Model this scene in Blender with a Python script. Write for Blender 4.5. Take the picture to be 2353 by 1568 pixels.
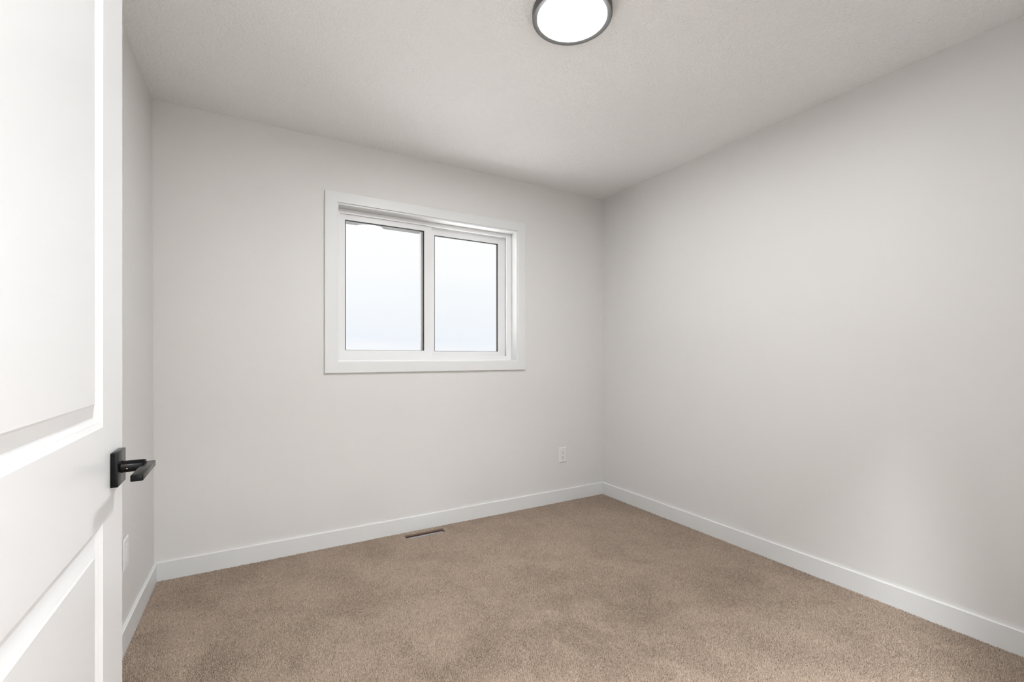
import bpy, bmesh, math, random
import numpy as np
from mathutils import Vector

for o in list(bpy.data.objects):
    bpy.data.objects.remove(o)
S = bpy.context.scene
C = S.collection
random.seed(7)

# ------------------------------------------------------------------ camera
CAM_H = 1.143
cam_d = bpy.data.cameras.new('camera')
cam_d.sensor_fit = 'HORIZONTAL'
cam_d.sensor_width = 36.0
cam_d.lens = 36.0 * 1050.0 / 2353.0
cam_d.shift_y = 34.0 / 2353.0
cam_d.clip_start = 0.01
cam = bpy.data.objects.new('camera', cam_d)
C.objects.link(cam)
cam.location = (0, 0, CAM_H)
cam.rotation_euler = (math.radians(90), 0, math.radians(59.9 - 90))
S.camera = cam

# ------------------------------------------------------------------ view, light levels
S.view_settings.view_transform = 'Standard'
S.view_settings.look = 'None'
S.view_settings.gamma = 1.0
S.view_settings.use_curve_mapping = False
S.view_settings.exposure = 0.06
LAMP_ROOM = 160.0
FILL_HALL = 1300.0
FILL_HALL_FAR = 150.0
SKY = 1.0
ZENITH = 2.0
GROUND_FILL = 5.0

# ------------------------------------------------------------------ world: bright overcast sky
W = bpy.data.worlds.new('overcast_sky')
S.world = W
W.use_nodes = True
nt = W.node_tree
nt.nodes.clear()
n_out = nt.nodes.new('ShaderNodeOutputWorld')
n_bg = nt.nodes.new('ShaderNodeBackground')
n_tc = nt.nodes.new('ShaderNodeTexCoord')
n_sep = nt.nodes.new('ShaderNodeSeparateXYZ')
n_rmp = nt.nodes.new('ShaderNodeValToRGB')
n_noi = nt.nodes.new('ShaderNodeTexNoise')
n_add = nt.nodes.new('ShaderNodeMath'); n_add.operation = 'MULTIPLY_ADD'
nt.links.new(n_tc.outputs['Generated'], n_sep.inputs[0])
n_map = nt.nodes.new('ShaderNodeMapping'); n_map.inputs['Scale'].default_value = (1.5, 1.5, 9.0)
nt.links.new(n_tc.outputs['Generated'], n_map.inputs[0])
nt.links.new(n_map.outputs[0], n_noi.inputs['Vector'])
n_noi.inputs['Scale'].default_value = 1.6
n_noi.inputs['Detail'].default_value = 3.0
nt.links.new(n_noi.outputs['Fac'], n_add.inputs[0])
n_add.inputs[1].default_value = 0.10
nt.links.new(n_sep.outputs['Z'], n_add.inputs[2])
nt.links.new(n_add.outputs[0], n_rmp.inputs[0])
r = n_rmp.color_ramp
r.elements[0].position = 0.0; r.elements[0].color = (0.97, 0.975, 0.985, 1)
r.elements[1].position = 0.95; r.elements[1].color = (ZENITH, ZENITH, ZENITH * 1.02, 1)
for p, c in ((0.045, (0.97, 0.975, 0.985)), (0.085, (0.86, 0.90, 0.96)), (0.14, (0.90, 0.93, 0.965)), (0.26, (0.985, 0.99, 1.0)), (0.36, (1.0, 1.0, 1.01))):
    e = r.elements.new(p); e.color = (c[0] * SKY, c[1] * SKY, c[2] * SKY, 1)
# added fill glow below the horizon, out of view, to brighten the ceiling
n_gm = nt.nodes.new('ShaderNodeMapRange')
n_gm.inputs[1].default_value = -0.035; n_gm.inputs[2].default_value = -0.004
nt.links.new(n_sep.outputs['Z'], n_gm.inputs[0])
n_mix = nt.nodes.new('ShaderNodeMix'); n_mix.data_type = 'RGBA'
nt.links.new(n_gm.outputs[0], n_mix.inputs[0])
n_mix.inputs[6].default_value = (GROUND_FILL, GROUND_FILL, GROUND_FILL, 1)
nt.links.new(n_rmp.outputs[0], n_mix.inputs[7])
nt.links.new(n_mix.outputs[2], n_bg.inputs[0])
n_bg.inputs[1].default_value = 1.0
nt.links.new(n_bg.outputs[0], n_out.inputs[0])


# ------------------------------------------------------------------ materials
def mat(name, col, rough=0.6, metal=0.0, spec=0.5):
    m = bpy.data.materials.new(name)
    m.use_nodes = True
    b = m.node_tree.nodes['Principled BSDF']
    b.inputs['Base Color'].default_value = (*col, 1)
    b.inputs['Roughness'].default_value = rough
    b.inputs['Metallic'].default_value = metal
    b.inputs['Specular IOR Level'].default_value = spec
    return m


def nodes(m):
    return m.node_tree.nodes, m.node_tree.links, m.node_tree.nodes['Principled BSDF']


def add_bump(m, layers, dist, strength=1.0):
    """layers: list of (scale, detail, weight); object coordinates."""
    N, L, B = nodes(m)
    tc = N.new('ShaderNodeTexCoord')
    prev = None
    for sc, det, wgt in layers:
        t = N.new('ShaderNodeTexNoise')
        t.inputs['Scale'].default_value = sc
        t.inputs['Detail'].default_value = det
        L.new(tc.outputs['Object'], t.inputs['Vector'])
        k = N.new('ShaderNodeMath'); k.operation = 'MULTIPLY_ADD'
        k.inputs[1].default_value = wgt
        k.inputs[2].default_value = 0.0
        L.new(t.outputs['Fac'], k.inputs[0])
        if prev is not None:
            L.new(prev.outputs[0], k.inputs[2])
        prev = k
    bp = N.new('ShaderNodeBump')
    bp.inputs['Strength'].default_value = strength
    bp.inputs['Distance'].default_value = dist
    L.new(prev.outputs[0], bp.inputs['Height'])
    L.new(bp.outputs[0], B.inputs['Normal'])


M_WALL = mat('wall_paint', (0.755, 0.741, 0.726), 0.55, spec=0.3)
add_bump(M_WALL, [(260, 2, 1.0)], 0.0006, 0.25)
M_CEIL = mat('ceiling_texture', (0.93, 0.921, 0.91), 0.9, spec=0.1)
add_bump(M_CEIL, [(85, 3, 1.0), (190, 2, 0.4)], 0.009, 0.65)
M_TRIM = mat('trim_white', (0.785, 0.789, 0.787), 0.35, spec=0.4)
M_DOOR = mat('door_white', (0.695, 0.70, 0.709), 0.32, spec=0.4)
M_VINYL = mat('vinyl_white', (0.84, 0.84, 0.845), 0.35, spec=0.4)
M_SHADED_FRAME = mat('shaded_frame_grey', (0.44, 0.45, 0.44), 0.5)  # grey stands in for shade on the outer window parts
M_PLATE = mat('plate_white', (0.82, 0.815, 0.81), 0.3)
M_BLACK = mat('matte_black_metal', (0.004, 0.004, 0.0045), 0.20, spec=0.12)
M_GASKET = mat('gasket_black', (0.015, 0.015, 0.016), 0.6)
M_SLOT = mat('slot_dark', (0.05, 0.048, 0.045), 0.7)
M_RING = mat('lamp_ring_graphite', (0.095, 0.093, 0.088), 0.42, 0.0, 0.5)
M_GALV = mat('galvanised_steel', (0.42, 0.44, 0.45), 0.45, 0.6)
add_bump(M_GALV, [(60, 2, 1.0)], 0.001, 0.2)
M_WOOD = mat('subfloor_wood', (0.075, 0.022, 0.016), 0.8)
add_bump(M_WOOD, [(150, 4, 1.0)], 0.002, 0.5)
M_SCREW = mat('screw_head', (0.55, 0.53, 0.50), 0.4, 0.6)

# carpet: short twist pile in warm taupe
M_BACK = mat('carpet_backing', (0.20, 0.155, 0.12), 0.95, spec=0.05)
add_bump(M_BACK, [(300, 2, 1.0)], 0.003, 0.6)
M_CARP = mat('carpet_taupe', (0.36, 0.285, 0.225), 0.95, spec=0.05)
N, L, B = nodes(M_CARP)
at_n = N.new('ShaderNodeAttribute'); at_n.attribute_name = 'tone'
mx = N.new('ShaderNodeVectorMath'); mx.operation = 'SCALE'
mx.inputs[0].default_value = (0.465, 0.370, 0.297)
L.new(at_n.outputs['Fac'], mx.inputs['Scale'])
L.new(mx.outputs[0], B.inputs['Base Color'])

# clear window glass: see-through with a surface reflection
M_GLASS = bpy.data.materials.new('window_glass')
M_GLASS.use_nodes = True
gn = M_GLASS.node_tree
gn.nodes.clear()
go = gn.nodes.new('ShaderNodeOutputMaterial')
gm = gn.nodes.new('ShaderNodeMixShader')
gt = gn.nodes.new('ShaderNodeBsdfTransparent'); gt.inputs[0].default_value = (0.985, 0.99, 0.99, 1)
gg = gn.nodes.new('ShaderNodeBsdfGlossy'); gg.inputs['Roughness'].default_value = 0.0
gf = gn.nodes.new('ShaderNodeFresnel'); gf.inputs[0].default_value = 1.45
gn.links.new(gf.outputs[0], gm.inputs[0])
gn.links.new(gt.outputs[0], gm.inputs[1])
gn.links.new(gg.outputs[0], gm.inputs[2])
gn.links.new(gm.outputs[0], go.inputs[0])


def emit(name, col, s):
    m = bpy.data.materials.new(name)
    m.use_nodes = True
    t = m.node_tree
    t.nodes.clear()
    o = t.nodes.new('ShaderNodeOutputMaterial')
    e = t.nodes.new('ShaderNodeEmission')
    e.inputs[0].default_value = (*col, 1)
    e.inputs[1].default_value = s
    t.links.new(e.outputs[0], o.inputs[0])
    return m


# ------------------------------------------------------------------ mesh helpers
def box(bm, x0, x1, y0, y1, z0, z1):
    v = [bm.verts.new(p) for p in ((x0, y0, z0), (x1, y0, z0), (x1, y1, z0), (x0, y1, z0),
                                   (x0, y0, z1), (x1, y0, z1), (x1, y1, z1), (x0, y1, z1))]
    f = [bm.faces.new([v[i] for i in q]) for q in ((0, 3, 2, 1), (4, 5, 6, 7), (0, 1, 5, 4), (1, 2, 6, 5), (2, 3, 7, 6), (3, 0, 4, 7))]
    return v, f


def hexa(bm, pts):
    """eight corners: bottom four then top four, same winding"""
    v = [bm.verts.new(p) for p in pts]
    for q in ((0, 3, 2, 1), (4, 5, 6, 7), (0, 1, 5, 4), (1, 2, 6, 5), (2, 3, 7, 6), (3, 0, 4, 7)):
        bm.faces.new([v[i] for i in q])
    return v


def bevel(bm, w, seg=2):
    bmesh.ops.bevel(bm, geom=list(bm.edges), offset=w, segments=seg, affect='EDGES', profile=0.5)


def ring_frame(bm, xo0, xo1, zo0, zo1, xi0, xi1, zi0, zi1, y0, y1):
    """rectangular frame in the XZ plane, from y0 to y1, one closed mesh"""
    O = [(xo0, zo0), (xo1, zo0), (xo1, zo1), (xo0, zo1)]
    I = [(xi0, zi0), (xi1, zi0), (xi1, zi1), (xi0, zi1)]
    vo0 = [bm.verts.new((x, y0, z)) for x, z in O]; vo1 = [bm.verts.new((x, y1, z)) for x, z in O]
    vi0 = [bm.verts.new((x, y0, z)) for x, z in I]; vi1 = [bm.verts.new((x, y1, z)) for x, z in I]
    for i in range(4):
        j = (i + 1) % 4
        bm.faces.new((vo0[i], vo0[j], vi0[j], vi0[i]))
        bm.faces.new((vo1[j], vo1[i], vi1[i], vi1[j]))
        bm.faces.new((vo0[j], vo0[i], vo1[i], vo1[j]))
        bm.faces.new((vi0[i], vi0[j], vi1[j], vi1[i]))


def lathe(bm, prof, n=64, cap0=False, cap1=False):
    """profile (r, z) turned about Z"""
    rings = []
    for r_, z_ in prof:
        if r_ < 1e-6:
            rings.append([bm.verts.new((0, 0, z_))])
        else:
            rings.append([bm.verts.new((r_ * math.cos(2 * math.pi * k / n), r_ * math.sin(2 * math.pi * k / n), z_)) for k in range(n)])
    for a, b in zip(rings, rings[1:]):
        for k in range(n):
            k2 = (k + 1) % n
            if len(a) == 1 and len(b) > 1:
                bm.faces.new((a[0], b[k], b[k2]))
            elif len(b) == 1 and len(a) > 1:
                bm.faces.new((a[k2], a[k], b[0]))
            elif len(a) > 1:
                bm.faces.new((a[k], b[k], b[k2], a[k2]))
    if cap0 and len(rings[0]) > 1: bm.faces.new(rings[0])
    if cap1 and len(rings[-1]) > 1: bm.faces.new(rings[-1])


def link(name, bm, m, parent=None, loc=None, smooth=False):
    bmesh.ops.recalc_face_normals(bm, faces=bm.faces)
    me = bpy.data.meshes.new(name)
    bm.to_mesh(me)
    bm.free()
    for x in (m if isinstance(m, (list, tuple)) else [m]):
        me.materials.append(x)
    if smooth:
        me.polygons.foreach_set('use_smooth', [True] * len(me.polygons))
        if hasattr(me, 'set_sharp_from_angle'):
            me.set_sharp_from_angle(angle=math.radians(35))
    o = bpy.data.objects.new(name, me)
    C.objects.link(o)
    if loc is not None: o.location = loc
    if parent is not None: o.parent = parent
    return o


def empty(name, loc, rot=(0, 0, 0)):
    o = bpy.data.objects.new(name, None)
    o.empty_display_size = 0.05
    C.objects.link(o)
    o.location = loc
    o.rotation_euler = rot
    return o


def tag(o, label, cat, group=None):
    o['label'] = label
    o['category'] = cat
    if group: o['group'] = group
    return o


def struct(o, label=None):
    o['kind'] = 'structure'
    if label: o['label'] = label
    return o


# ------------------------------------------------------------------ room dimensions (metres)
CH = 2.44                     # ceiling height
YB = 2.911                    # back wall face
XR = 2.558                    # right wall face
YF = 0.115                    # front wall, room side
YH = 0.0                      # front wall, hall side
T = 0.10


def xl(y, z):
    """left wall face: a few millimetres out of plumb and square"""
    far = -0.4070 + (-0.4160 + 0.4070) * z / CH
    near = -0.4247 + (-0.4233 + 0.4247) * z / CH
    return near + (far - near) * (y - 1.8) / (YB - 1.8)


# window opening in the back wall
WX0, WX1, WZ0, WZ1 = 0.455, 1.745, 1.090, 2.080
bm = bmesh.new()
ring_frame(bm, -0.60, XR + T, -0.10, CH, WX0, WX1, WZ0, WZ1, YB, YB + 0.17)
struct(link('wall_back', bm, M_WALL))

bm = bmesh.new()
y0, y1 = YF - 0.02, YB
hexa(bm, [(-0.60, y0, -0.10), (xl(y0, 0), y0, -0.10), (xl(y1, 0), y1, -0.10), (-0.60, y1, -0.10),
          (-0.60, y0, CH), (xl(y0, CH), y0, CH), (xl(y1, CH), y1, CH), (-0.60, y1, CH)])
struct(link('wall_left', bm, M_WALL))

bm = bmesh.new()
box(bm, XR, XR + T, YF - 0.02, YB, -0.10, CH)
struct(link('wall_right', bm, M_WALL))

# the hallway outside the room
HX0, HX1, HY0 = -1.5, 1.5, -1.25

# door geometry
DX = -0.1815                  # room-side door face (door stands open at a right angle)
DT = 0.035
DY1 = 0.9925                  # free edge
DW = 0.864
DY0 = DY1 - DW                # hinge edge
OX0, OX1, OZ = DX - 0.006, DX + DW + 0.006, 2.055   # doorway in the front wall
bm = bmesh.new()
for a, b, c, d in ((HX0, OX0 - 0.02, 0, CH), (OX1 + 0.02, XR + T, 0, CH), (OX0 - 0.02, OX1 + 0.02, OZ + 0.02, CH)):
    box(bm, a, b, YH, YF, c, d)
bmesh.ops.remove_doubles(bm, verts=bm.verts, dist=1e-5)
struct(link('wall_front', bm, M_WALL))

bm = bmesh.new()
box(bm, HX0 - T, HX1 + T, HY0 - T, HY0, -0.10, CH)
struct(link('wall_hall_back', bm, M_WALL))
bm = bmesh.new()
box(bm, HX0 - T, HX0, HY0, YF, -0.10, CH)
struct(link('wall_hall_left', bm, M_WALL))
bm = bmesh.new()
box(bm, HX1, HX1 + T, HY0, YH, -0.10, CH)
struct(link('wall_hall_right', bm, M_WALL))
bm = bmesh.new()
box(bm, HX0 - T, XR + T, HY0 - T, YB + 0.17, CH, CH + 0.12)
struct(link('ceiling', bm, M_CEIL))

# floor: carpet with a ragged register cut-out by the back wall
VX0, VX1, VY0, VY1 = 0.862, 1.122, 2.787, 2.862
CD = 0.013
FZ = -0.0055             # carpet backing; the pile rises from it to about z = 0


def jit_loop():
    P = []
    step = 0.0045

    def side(a, b):
        n = max(2, int((Vector(b) - Vector(a)).length / step))
        for i in range(n):
            t = i / n
            P.append((a[0] + (b[0] - a[0]) * t + random.uniform(-0.0013, 0.0013),
                      a[1] + (b[1] - a[1]) * t + random.uniform(-0.0013, 0.0013)))
    side((VX0, VY0), (VX1, VY0)); side((VX1, VY0), (VX1, VY1)); side((VX1, VY1), (VX0, VY1)); side((VX0, VY1), (VX0, VY0))
    return P


bm = bmesh.new()
Z0 = -0.10
outer = [bm.verts.new(p) for p in ((HX0, HY0, FZ), (XR + 0.05, HY0, FZ), (XR + 0.05, YB + 0.05, FZ), (HX0, YB + 0.05, FZ))]
hole = [bm.verts.new((x, y, FZ)) for x, y in jit_loop()]
es = []
for ring in (outer, hole):
    for i in range(len(ring)):
        es.append(bm.edges.new((ring[i], ring[(i + 1) % len(ring)])))
bmesh.ops.triangle_fill(bm, edges=es, use_beauty=True)
low = [bm.verts.new((v.co.x, v.co.y, -CD)) for v in hole]
for i in range(len(hole)):
    j = (i + 1) % len(hole)
    bm.faces.new((hole[i], hole[j], low[j], low[i]))
olow = [bm.verts.new((v.co.x, v.co.y, -CD)) for v in outer]
for i in range(4):
    j = (i + 1) % 4
    bm.faces.new((outer[i], outer[j], olow[j], olow[i]))
struct(link('floor', bm, M_BACK))

# carpet pile: short leaning tufts, one object
rg = np.random.default_rng(11)


def vnoise(x, y, cell, seed):
    g = np.random.default_rng(seed).uniform(-1, 1, (64, 64))
    u = x / cell + 20.3; v = y / cell + 20.7
    i = np.floor(u).astype(int); j = np.floor(v).astype(int)
    a = u - i; b = v - j
    a = a * a * (3 - 2 * a); b = b * b * (3 - 2 * b)
    i %= 64; j %= 64; i2 = (i + 1) % 64; j2 = (j + 1) % 64
    return (g[i, j] * (1 - a) + g[i2, j] * a) * (1 - b) + (g[i, j2] * (1 - a) + g[i2, j2] * a) * b


SP = 0.0036
gx, gy = np.meshgrid(np.arange(-0.46, XR, SP), np.arange(YF, YB, SP * 0.9), indexing='ij')
gx = gx + (np.arange(gx.shape[1]) % 2)[None, :] * SP * 0.5
px = (gx + rg.uniform(-0.45, 0.45, gx.shape) * SP).ravel()
py = (gy + rg.uniform(-0.45, 0.45, gy.shape) * SP).ravel()
left = xl(py, 0) + 0.0125
keep = (px > left) & (px < XR - 0.0125) & (py < YB - 0.0125)
keep &= ~((px > VX0 - 0.001) & (px < VX1 + 0.001) & (py > VY0 - 0.001) & (py < VY1 + 0.001))
px, py = px[keep], py[keep]
n = len(px)
# direction the pile lies in: soft irregular patches left by brushing
wx = px + 0.10 * vnoise(px, py, 0.23, 3); wy = py + 0.10 * vnoise(px, py, 0.23, 4)
ca, sa = math.cos(0.6), math.sin(0.6)
qx, qy = wx * ca + wy * sa, (-wx * sa + wy * ca) * 0.6
nap = 0.26 * vnoise(qx, qy, 0.36, 5) + 0.42 * vnoise(qx, qy, 0.16, 6) + 0.42 * vnoise(qx, qy, 0.085, 7) + 0.25 * vnoise(px, py, 0.04, 8)
lay = np.tanh(2.4 * nap)
lean = 0.0021 * lay
hx = rg.normal(0, 0.0011, n) + lean * 0.5
hy = rg.normal(0, 0.0011, n) + lean
hh = 0.0062 + rg.normal(0, 0.0008, n) - 0.0004 * (lay < 0)
ang = rg.uniform(0, 2 * math.pi, n)
rb, rt = 0.0021, 0.00115 + rg.uniform(-0.0003, 0.0003, n)
vs = np.zeros((n, 6, 3), dtype=np.float32)
for k in range(3):
    t0 = ang + k * 2 * math.pi / 3
    vs[:, k, 0] = px + rb * np.cos(t0); vs[:, k, 1] = py + rb * np.sin(t0); vs[:, k, 2] = FZ - 0.0003
    t1 = t0 + 0.5
    vs[:, k + 3, 0] = px + hx + rt * np.cos(t1); vs[:, k + 3, 1] = py + hy + rt * np.sin(t1)
    vs[:, k + 3, 2] = FZ + hh + rg.uniform(-0.0005, 0.0005, n)
quad = np.array([0, 1, 4, 3, 1, 2, 5, 4, 2, 0, 3, 5, 3, 4, 5], dtype=np.int32)
li = (np.arange(n, dtype=np.int32)[:, None] * 6 + quad[None, :]).ravel()
ls = (np.arange(n, dtype=np.int32)[:, None] * 15 + np.array([0, 4, 8, 12], dtype=np.int32)[None, :]).ravel()
me = bpy.data.meshes.new('carpet_pile')
me.vertices.add(n * 6); me.vertices.foreach_set('co', vs.ravel())
me.loops.add(n * 15); me.loops.foreach_set('vertex_index', li)
me.polygons.add(n * 4); me.polygons.foreach_set('loop_start', ls)
me.update(calc_edges=True)
tone = (1.0 + rg.normal(0, 0.17, n) + 0.060 * lay).clip(0.55, 1.5)  # random tuft tone plus nap shading painted in along the lay
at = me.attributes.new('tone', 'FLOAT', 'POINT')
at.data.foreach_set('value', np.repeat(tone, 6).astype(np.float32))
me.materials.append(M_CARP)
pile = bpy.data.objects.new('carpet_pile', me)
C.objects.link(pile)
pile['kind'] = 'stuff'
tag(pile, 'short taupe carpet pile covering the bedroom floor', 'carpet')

# open floor vent below the carpet cut-out
vent = tag(empty('floor_vent', ((VX0 + VX1) / 2, (VY0 + VY1) / 2, -CD)),
           'open rectangular floor vent hole cut in the carpet beside the back baseboard', 'floor vent')
cx, cy = (VX1 - VX0) / 2, (VY1 - VY0) / 2


def tube_rect(bm, hx, hy, t, z0, z1):
    v = []
    for z in (z0, z1):
        v.append([[bm.verts.new((sx * a, sy * b, z)) for sx, sy in ((-1, -1), (1, -1), (1, 1), (-1, 1))]
                  for a, b in ((hx, hy), (hx + t, hy + t))])
    for i in range(4):
        j = (i + 1) % 4
        bm.faces.new((v[0][0][i], v[0][0][j], v[1][0][j], v[1][0][i]))
        bm.faces.new((v[0][1][j], v[0][1][i], v[1][1][i], v[1][1][j]))
        bm.faces.new((v[1][0][i], v[1][0][j], v[1][1][j], v[1][1][i]))
        bm.faces.new((v[0][0][j], v[0][0][i], v[0][1][i], v[0][1][j]))


bm = bmesh.new()
tube_rect(bm, cx + 0.004, cy + 0.004, 0.03, -0.012, 0.0)
link('wooden_rim', bm, M_WOOD, vent)['label'] = 'dark red wooden edge under the carpet'
bm = bmesh.new()
tube_rect(bm, cx + 0.0042, cy + 0.0042, 0.0015, -0.16, -0.0122)
link('metal_duct', bm, M_GALV, vent)['label'] = 'grey sheet metal duct wall'

# ------------------------------------------------------------------ baseboards
BH, BT = 0.095, 0.012


def base_prof(bm, p0, p1, n0, n1):
    """baseboard from p0 to p1 (xy on the wall), n = inward offset vector at each end"""
    pr = ((0, -CD + 0.001), (BT, -CD + 0.001), (BT, BH - 0.003), (BT - 0.003, BH), (0, BH))
    A = [bm.verts.new((p0[0] + n0[0] * d / BT, p0[1] + n0[1] * d / BT, z)) for d, z in pr]
    B_ = [bm.verts.new((p1[0] + n1[0] * d / BT, p1[1] + n1[1] * d / BT, z)) for d, z in pr]
    for i in range(5):
        j = (i + 1) % 5
        bm.faces.new((A[i], A[j], B_[j], B_[i]))
    bm.faces.new(A); bm.faces.new(B_[::-1])


bm = bmesh.new(); base_prof(bm, (xl(YB, 0), YB), (XR, YB), (BT, -BT), (-BT, -BT))
struct(link('baseboard_back', bm, M_TRIM))
bm = bmesh.new(); base_prof(bm, (xl(YF, 0), YF), (xl(YB, 0), YB), (BT, BT), (BT, -BT))
struct(link('baseboard_left', bm, M_TRIM))
bm = bmesh.new(); base_prof(bm, (XR, YB), (XR, YF), (-BT, -BT), (-BT, BT))
struct(link('baseboard_right', bm, M_TRIM))
bm = bmesh.new(); base_prof(bm, (XR, YF), (OX1 + 0.066, YF), (-BT, BT), (0, BT))
struct(link('baseboard_front', bm, M_TRIM))

# ------------------------------------------------------------------ door frame and casing of the doorway (front wall)
bm = bmesh.new()
box(bm, OX0 - 0.02, OX0, YH, YF, 0, OZ + 0.02)
box(bm, OX1, OX1 + 0.02, YH, YF, 0, OZ + 0.02)
box(bm, OX0, OX1, YH, YF, OZ, OZ + 0.02)
struct(link('trim_1', bm, M_TRIM))
bm = bmesh.new()
for yy in (YF, YH - 0.014):
    box(bm, OX0 - 0.068, OX0 - 0.006, yy, yy + 0.014, 0, OZ + 0.006)
    box(bm, OX1 + 0.006, OX1 + 0.066, yy, yy + 0.014, 0, OZ + 0.006)
    box(bm, OX0 - 0.068, OX1 + 0.066, yy, yy + 0.014, OZ + 0.006, OZ + 0.068)
struct(link('trim_2', bm, M_TRIM))

# ------------------------------------------------------------------ the open door: two-panel moulded slab
DZ0, DZ1 = 0.014, 2.046
STILE = 0.118
PY = (DY0 + STILE, DY1 - STILE)
PZ = ((DZ0 + 0.235, 0.8995), (1.039, DZ1 - 0.118))
PROF = ((0.000, 0.0000), (0.0015, 0.0008), (0.0070, 0.0036), (0.0082, 0.0040), (0.0140, 0.0077), (0.0160, 0.0080), (0.0325, 0.0028), (0.0340, 0.0024), (0.0372, 0.0010))


def door_face(bm, xs, sgn):
    ys = (DY0, PY[0], PY[1], DY1)
    zs = (DZ0, PZ[0][0], PZ[0][1], PZ[1][0], PZ[1][1], DZ1)
    G = {}

    def V(i, j):
        if (i, j) not in G: G[i, j] = bm.verts.new((xs, ys[i], zs[j]))
        return G[i, j]
    for i in range(3):
        for j in range(5):
            if i == 1 and j in (1, 3):
                prev = [V(1, j), V(2, j), V(2, j + 1), V(1, j + 1)]
                for m_, g_ in PROF[1:]:
                    x = xs - sgn * g_
                    cur = [bm.verts.new(p) for p in ((x, ys[1] + m_, zs[j] + m_), (x, ys[2] - m_, zs[j] + m_), (x, ys[2] - m_, zs[j + 1] - m_), (x, ys[1] + m_, zs[j + 1] - m_))]
                    for k in range(4):
                        bm.faces.new((prev[k], prev[(k + 1) % 4], cur[(k + 1) % 4], cur[k]))
                    prev = cur
                bm.faces.new(prev)
            else:
                bm.faces.new((V(i, j), V(i + 1, j), V(i + 1, j + 1), V(i, j + 1)))
    return G


bm = bmesh.new()
Ga = door_face(bm, DX, 1)
Gb = door_face(bm, DX - DT, -1)
loop = [(i, 0) for i in range(3)] + [(3, j) for j in range(5)] + [(i, 5) for i in (3, 2, 1)] + [(0, j) for j in (5, 4, 3, 2, 1)]
for k in range(len(loop)):
    a, b = loop[k], loop[(k + 1) % len(loop)]
    bm.faces.new((Ga[a], Ga[b], Gb[b], Gb[a]))
door = struct(link('door_1', bm, M_DOOR), 'white two panel door standing open at the left with a black lever')

# lever handle (room side), one on the far side too
HY, HZ = 0.9402, 0.9664


def make_handle(sgn, face):
    def fx(d): return face + sgn * d
    bm = bmesh.new()
    a, b = sorted((fx(0), fx(0.0093)))
    box(bm, a, b, HY - 0.0263, HY + 0.0263, HZ - 0.0266, HZ + 0.0266)
    bevel(bm, 0.0009, 2)
    h = link('door_handle', bm, M_BLACK, door, smooth=True)
    bm = bmesh.new()
    lathe(bm, ((0.0098, 0.0), (0.0098, 0.0012), (0.0092, 0.0022), (0.0092, 0.029), (0.0080, 0.0305), (0.0, 0.0305)), 40, cap0=True)
    st = link('stem', bm, M_BLACK, h, smooth=True)
    st.location = (fx(0.0090), HY, HZ)
    st.rotation_euler = (0, sgn * math.pi / 2, 0)
    bm = bmesh.new()
    a, b = sorted((fx(0.0355), fx(0.0505)))
    box(bm, a, b, 0.8455, 0.9515, HZ - 0.0056, HZ + 0.0040)
    bevel(bm, 0.0013, 3)
    link('lever', bm, M_BLACK, h, smooth=True)
    bm = bmesh.new()
    lathe(bm, ((0.0, 0.0), (0.0008, 0.0), (0.0008, 0.001), (0.0, 0.001)), 16)
    sc = link('set_screw', bm, M_SCREW, h)
    sc.location = (fx(0.0170), HY - 0.0089, HZ - 0.002)
    sc.rotation_euler = (math.pi / 2, 0, 0)
    return h


make_handle(1, DX)
make_handle(-1, DX - DT)
for z in (0.26, 1.03, 1.80):
    bm = bmesh.new()
    lathe(bm, ((0.0, 0), (0.006, 0), (0.006, 0.09), (0.0, 0.09)), 20)
    link('hinge', bm, M_BLACK, door, (DX + 0.004, DY0 - 0.003, z), smooth=True)

# ------------------------------------------------------------------ window
win = struct(empty('window_1', (0, 0, 0)), 'white sliding window with two panes in the back wall')
# casing on the wall
bm = bmesh.new()
ring_frame(bm, 0.3990, 1.7945, 1.0400, 2.1290, 0.4675, 1.7320, 1.1045, 2.0670, YB - 0.016, YB)
bevel(bm, 0.0012, 2)
link('casing', bm, M_TRIM, win)
# jamb extension lining the opening
JX0, JX1, JZ0, JZ1 = 0.4760, 1.7235, 1.1110, 2.0570
FY = 2.985                    # front of vinyl frame
bm = bmesh.new()
ring_frame(bm, WX0 + 0.002, WX1 - 0.002, WZ0 + 0.002, WZ1 - 0.002, JX0, JX1, JZ0, JZ1, YB - 0.006, FY + 0.01)
link('jamb_liner', bm, M_TRIM, win)
# vinyl outer frame: stepped, tracks behind
IX0, IX1, IZ0, IZ1 = 0.4960, 1.6830, 1.1410, 2.0303
bm = bmesh.new()
ring_frame(bm, JX0 + 0.001, JX1 - 0.001, JZ0 + 0.001, JZ1 - 0.001, IX0, IX1, IZ0, IZ1, FY, FY + 0.012)
ring_frame(bm, JX0 + 0.001, JX1 - 0.001, JZ0 + 0.001, JZ1 - 0.001, IX0 - 0.016, IX1 + 0.016, IZ0 - 0.016, IZ1 + 0.016, FY + 0.012, FY + 0.095)
link('frame', bm, M_VINYL, win)


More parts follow.
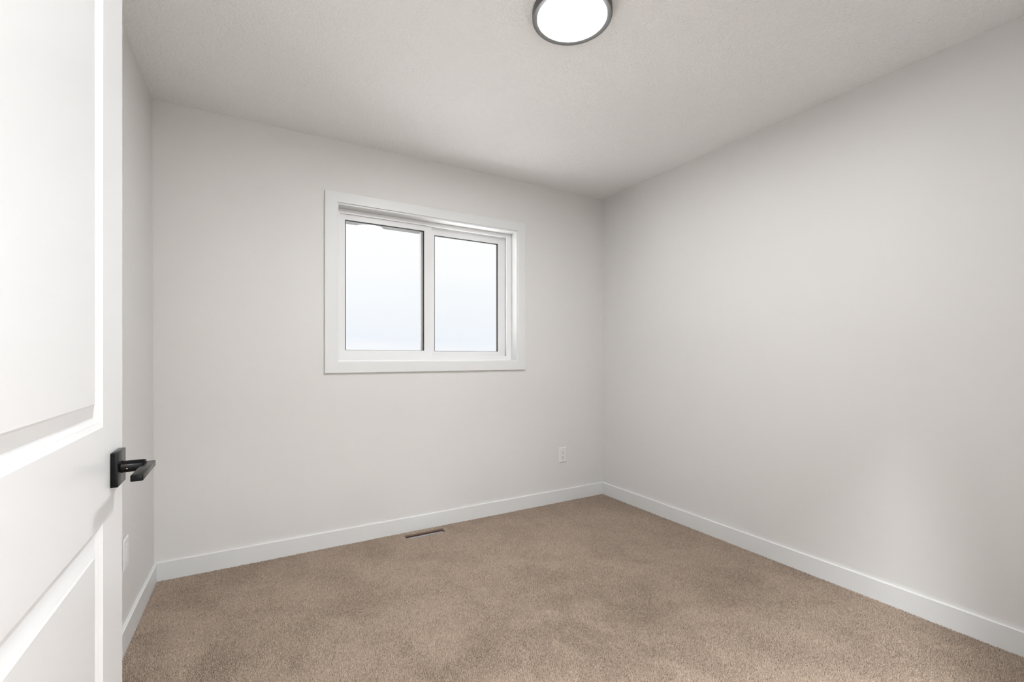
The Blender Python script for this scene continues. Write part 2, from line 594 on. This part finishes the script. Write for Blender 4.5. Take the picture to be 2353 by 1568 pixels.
def sash(x0, x1, z0, z1, gx0, gx1, gz0, gz1, y0, depth, ledge):
    """one sash: stepped frame, dark glazing gasket and the pane"""
    bm = bmesh.new()
    ring_frame(bm, x0, x1, z0, z1, gx0, gx1, gz0, gz1, y0, y0 + depth)
    bevel(bm, 0.0012, 2)
    s = link('sash', bm, M_VINYL, win)
    g = 0.005
    bm = bmesh.new()
    ring_frame(bm, gx0 + 0.0004, gx1 - 0.0004, gz0 + 0.0004, gz1 - 0.0004, gx0 + g, gx1 - g, gz0 + 0.0022, gz1 - g, y0 + ledge - 0.002, y0 + ledge + 0.014)
    link('gasket', bm, M_GASKET, s)
    bm = bmesh.new()
    yy = y0 + ledge + 0.006
    v = [bm.verts.new(p) for p in ((gx0 + 0.001, yy, gz0 + 0.001), (gx1 - 0.001, yy, gz0 + 0.001), (gx1 - 0.001, yy, gz1 - 0.001), (gx0 + 0.001, yy, gz1 - 0.001))]
    bm.faces.new(v)
    link('glass_pane', bm, M_GLASS, s)
    return s


sash(0.4860, 1.0990, 1.1310, 2.0400, 0.5310, 1.0460, 1.1780, 1.9960, 2.9985, 0.030, 0.007)
right_sash = sash(1.0410, 1.6930, 1.1310, 2.0400, 1.1300, 1.6350, 1.1745, 1.9860, 3.030, 0.030, 0.007)
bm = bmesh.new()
box(bm, 1.0335, 1.0408, 3.031, 3.0595, 1.133, 2.038)  # added strip, its grey darkens the sash edge like shade
link('shade_strip', bm, M_SHADED_FRAME, right_sash)['label'] = 'added shade-grey strip behind the meeting stile'
# screen track: a frame coloured grey as if shaded, in the outer track behind the left pane
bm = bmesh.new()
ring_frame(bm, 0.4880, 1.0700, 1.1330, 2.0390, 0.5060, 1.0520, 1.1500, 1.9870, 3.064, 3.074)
link('screen_frame', bm, M_SHADED_FRAME, win)

# ------------------------------------------------------------------ ceiling lamp
def ceiling_lamp(loc, label, strength):
    t = tag(empty('ceiling_lamp', loc), label, 'ceiling lamp')
    bm = bmesh.new()
    lathe(bm, ((0.140, 0.0), (0.1455, 0.0), (0.1490, -0.004), (0.1490, -0.0265), (0.1482, -0.0290), (0.1465, -0.0302),
               (0.1318, -0.0280), (0.1302, -0.0275), (0.1296, -0.0262), (0.1296, -0.019), (0.140, -0.014), (0.140, 0.0)), 96)
    link('ring', bm, M_RING, t, smooth=True)['label'] = 'dark grey metal ring'
    bm = bmesh.new()
    lathe(bm, ((0.0, -0.0268), (0.06, -0.0267), (0.10, -0.0264), (0.1290, -0.0258), (0.1290, -0.0205), (0.0, -0.0205)), 96)
    link('diffuser', bm, emit('lamp_diffuser', (0.965, 0.99, 1.0), strength), t, smooth=True)['label'] = 'glowing white diffuser disc'
    return t


ceiling_lamp((1.0570, 1.3740, CH), 'round flush ceiling lamp with dark grey ring and glowing white disc', LAMP_ROOM)
ceiling_lamp((-0.30, -0.165, CH), 'added out-of-frame fill lamp on the hallway ceiling close to the bedroom wall', FILL_HALL)  # unseen lamp added as fill light for the room

ceiling_lamp((0.25, -0.75, CH), 'added out-of-frame fill lamp in the middle of the hallway ceiling behind the doorway', FILL_HALL_FAR)  # second added fill, lights the lower walls from behind the camera

# ------------------------------------------------------------------ wall plates
def plate(bm, w, h, t):
    """bevelled cover plate in local XZ, front towards -Y, with a rectangular opening"""
    ow, oh = 0.0335 / 2, 0.067 / 2
    L_ = [(w / 2, h / 2, 0), (w / 2, h / 2, -t * 0.45), (w / 2 - 0.005, h / 2 - 0.005, -t), (ow + 0.0006, oh + 0.0006, -t), (ow + 0.0006, oh + 0.0006, -t + 0.003)]
    prev = None
    for a, b, y in L_:
        cur = [bm.verts.new((sx * a, y, sz * b)) for sx, sz in ((-1, -1), (1, -1), (1, 1), (-1, 1))]
        if prev:
            for k in range(4):
                bm.faces.new((prev[k], prev[(k + 1) % 4], cur[(k + 1) % 4], cur[k]))
        else:
            bm.faces.new(cur)
        prev = cur


def disc_y(bm, x, z, y, r_, n=14):
    vs = [bm.verts.new((x + r_ * math.cos(2 * math.pi * k / n), y, z + r_ * math.sin(2 * math.pi * k / n))) for k in range(n)]
    v2 = [bm.verts.new((v.co.x, y + 0.002, v.co.z)) for v in vs]
    bm.faces.new(vs)
    for k in range(n):
        bm.faces.new((vs[k], vs[(k + 1) % n], v2[(k + 1) % n], v2[k]))


ot = tag(empty('wall_outlet', (2.1480, YB, 0.3645)),
         'white double electrical outlet low on the back wall near the right corner', 'outlet')
bm = bmesh.new(); plate(bm, 0.0715, 0.1175, 0.0055)
link('cover_plate', bm, M_PLATE, ot)
bm = bmesh.new(); box(bm, -0.0165, 0.0165, -0.0062, -0.001, -0.0332, 0.0332); bevel(bm, 0.0007, 2)
rc = link('receptacle', bm, M_PLATE, ot)
for zc in (0.0195, -0.0195):
    for xs, hh in ((-0.0064, 0.0045), (0.0064, 0.0038)):
        bm = bmesh.new(); box(bm, xs - 0.0013, xs + 0.0013, -0.0066, -0.005, zc + 0.003 - hh, zc + 0.003 + hh)
        link('slot', bm, M_SLOT, rc)
    bm = bmesh.new(); disc_y(bm, 0.0, zc - 0.0085, -0.0066, 0.0030)
    link('ground_hole', bm, M_SLOT, rc)
for zc in (0.0484, -0.0484):
    bm = bmesh.new(); disc_y(bm, 0.0, zc, -0.0060, 0.0028)
    link('screw', bm, M_SCREW, ot)

PYC, PZC = 2.323, 0.366
pt = tag(empty('wall_plate', (xl(PYC, PZC), PYC, PZC), (0, 0, math.radians(90))),
         'white wall plate with one tall rectangular insert on the left wall beside the door edge', 'wall plate')
bm = bmesh.new(); plate(bm, 0.078, 0.121, 0.006)
link('cover_plate', bm, M_PLATE, pt)
bm = bmesh.new(); box(bm, -0.0165, 0.0165, -0.0095, -0.001, -0.0332, 0.0332); bevel(bm, 0.0010, 2)
link('insert', bm, M_PLATE, pt)
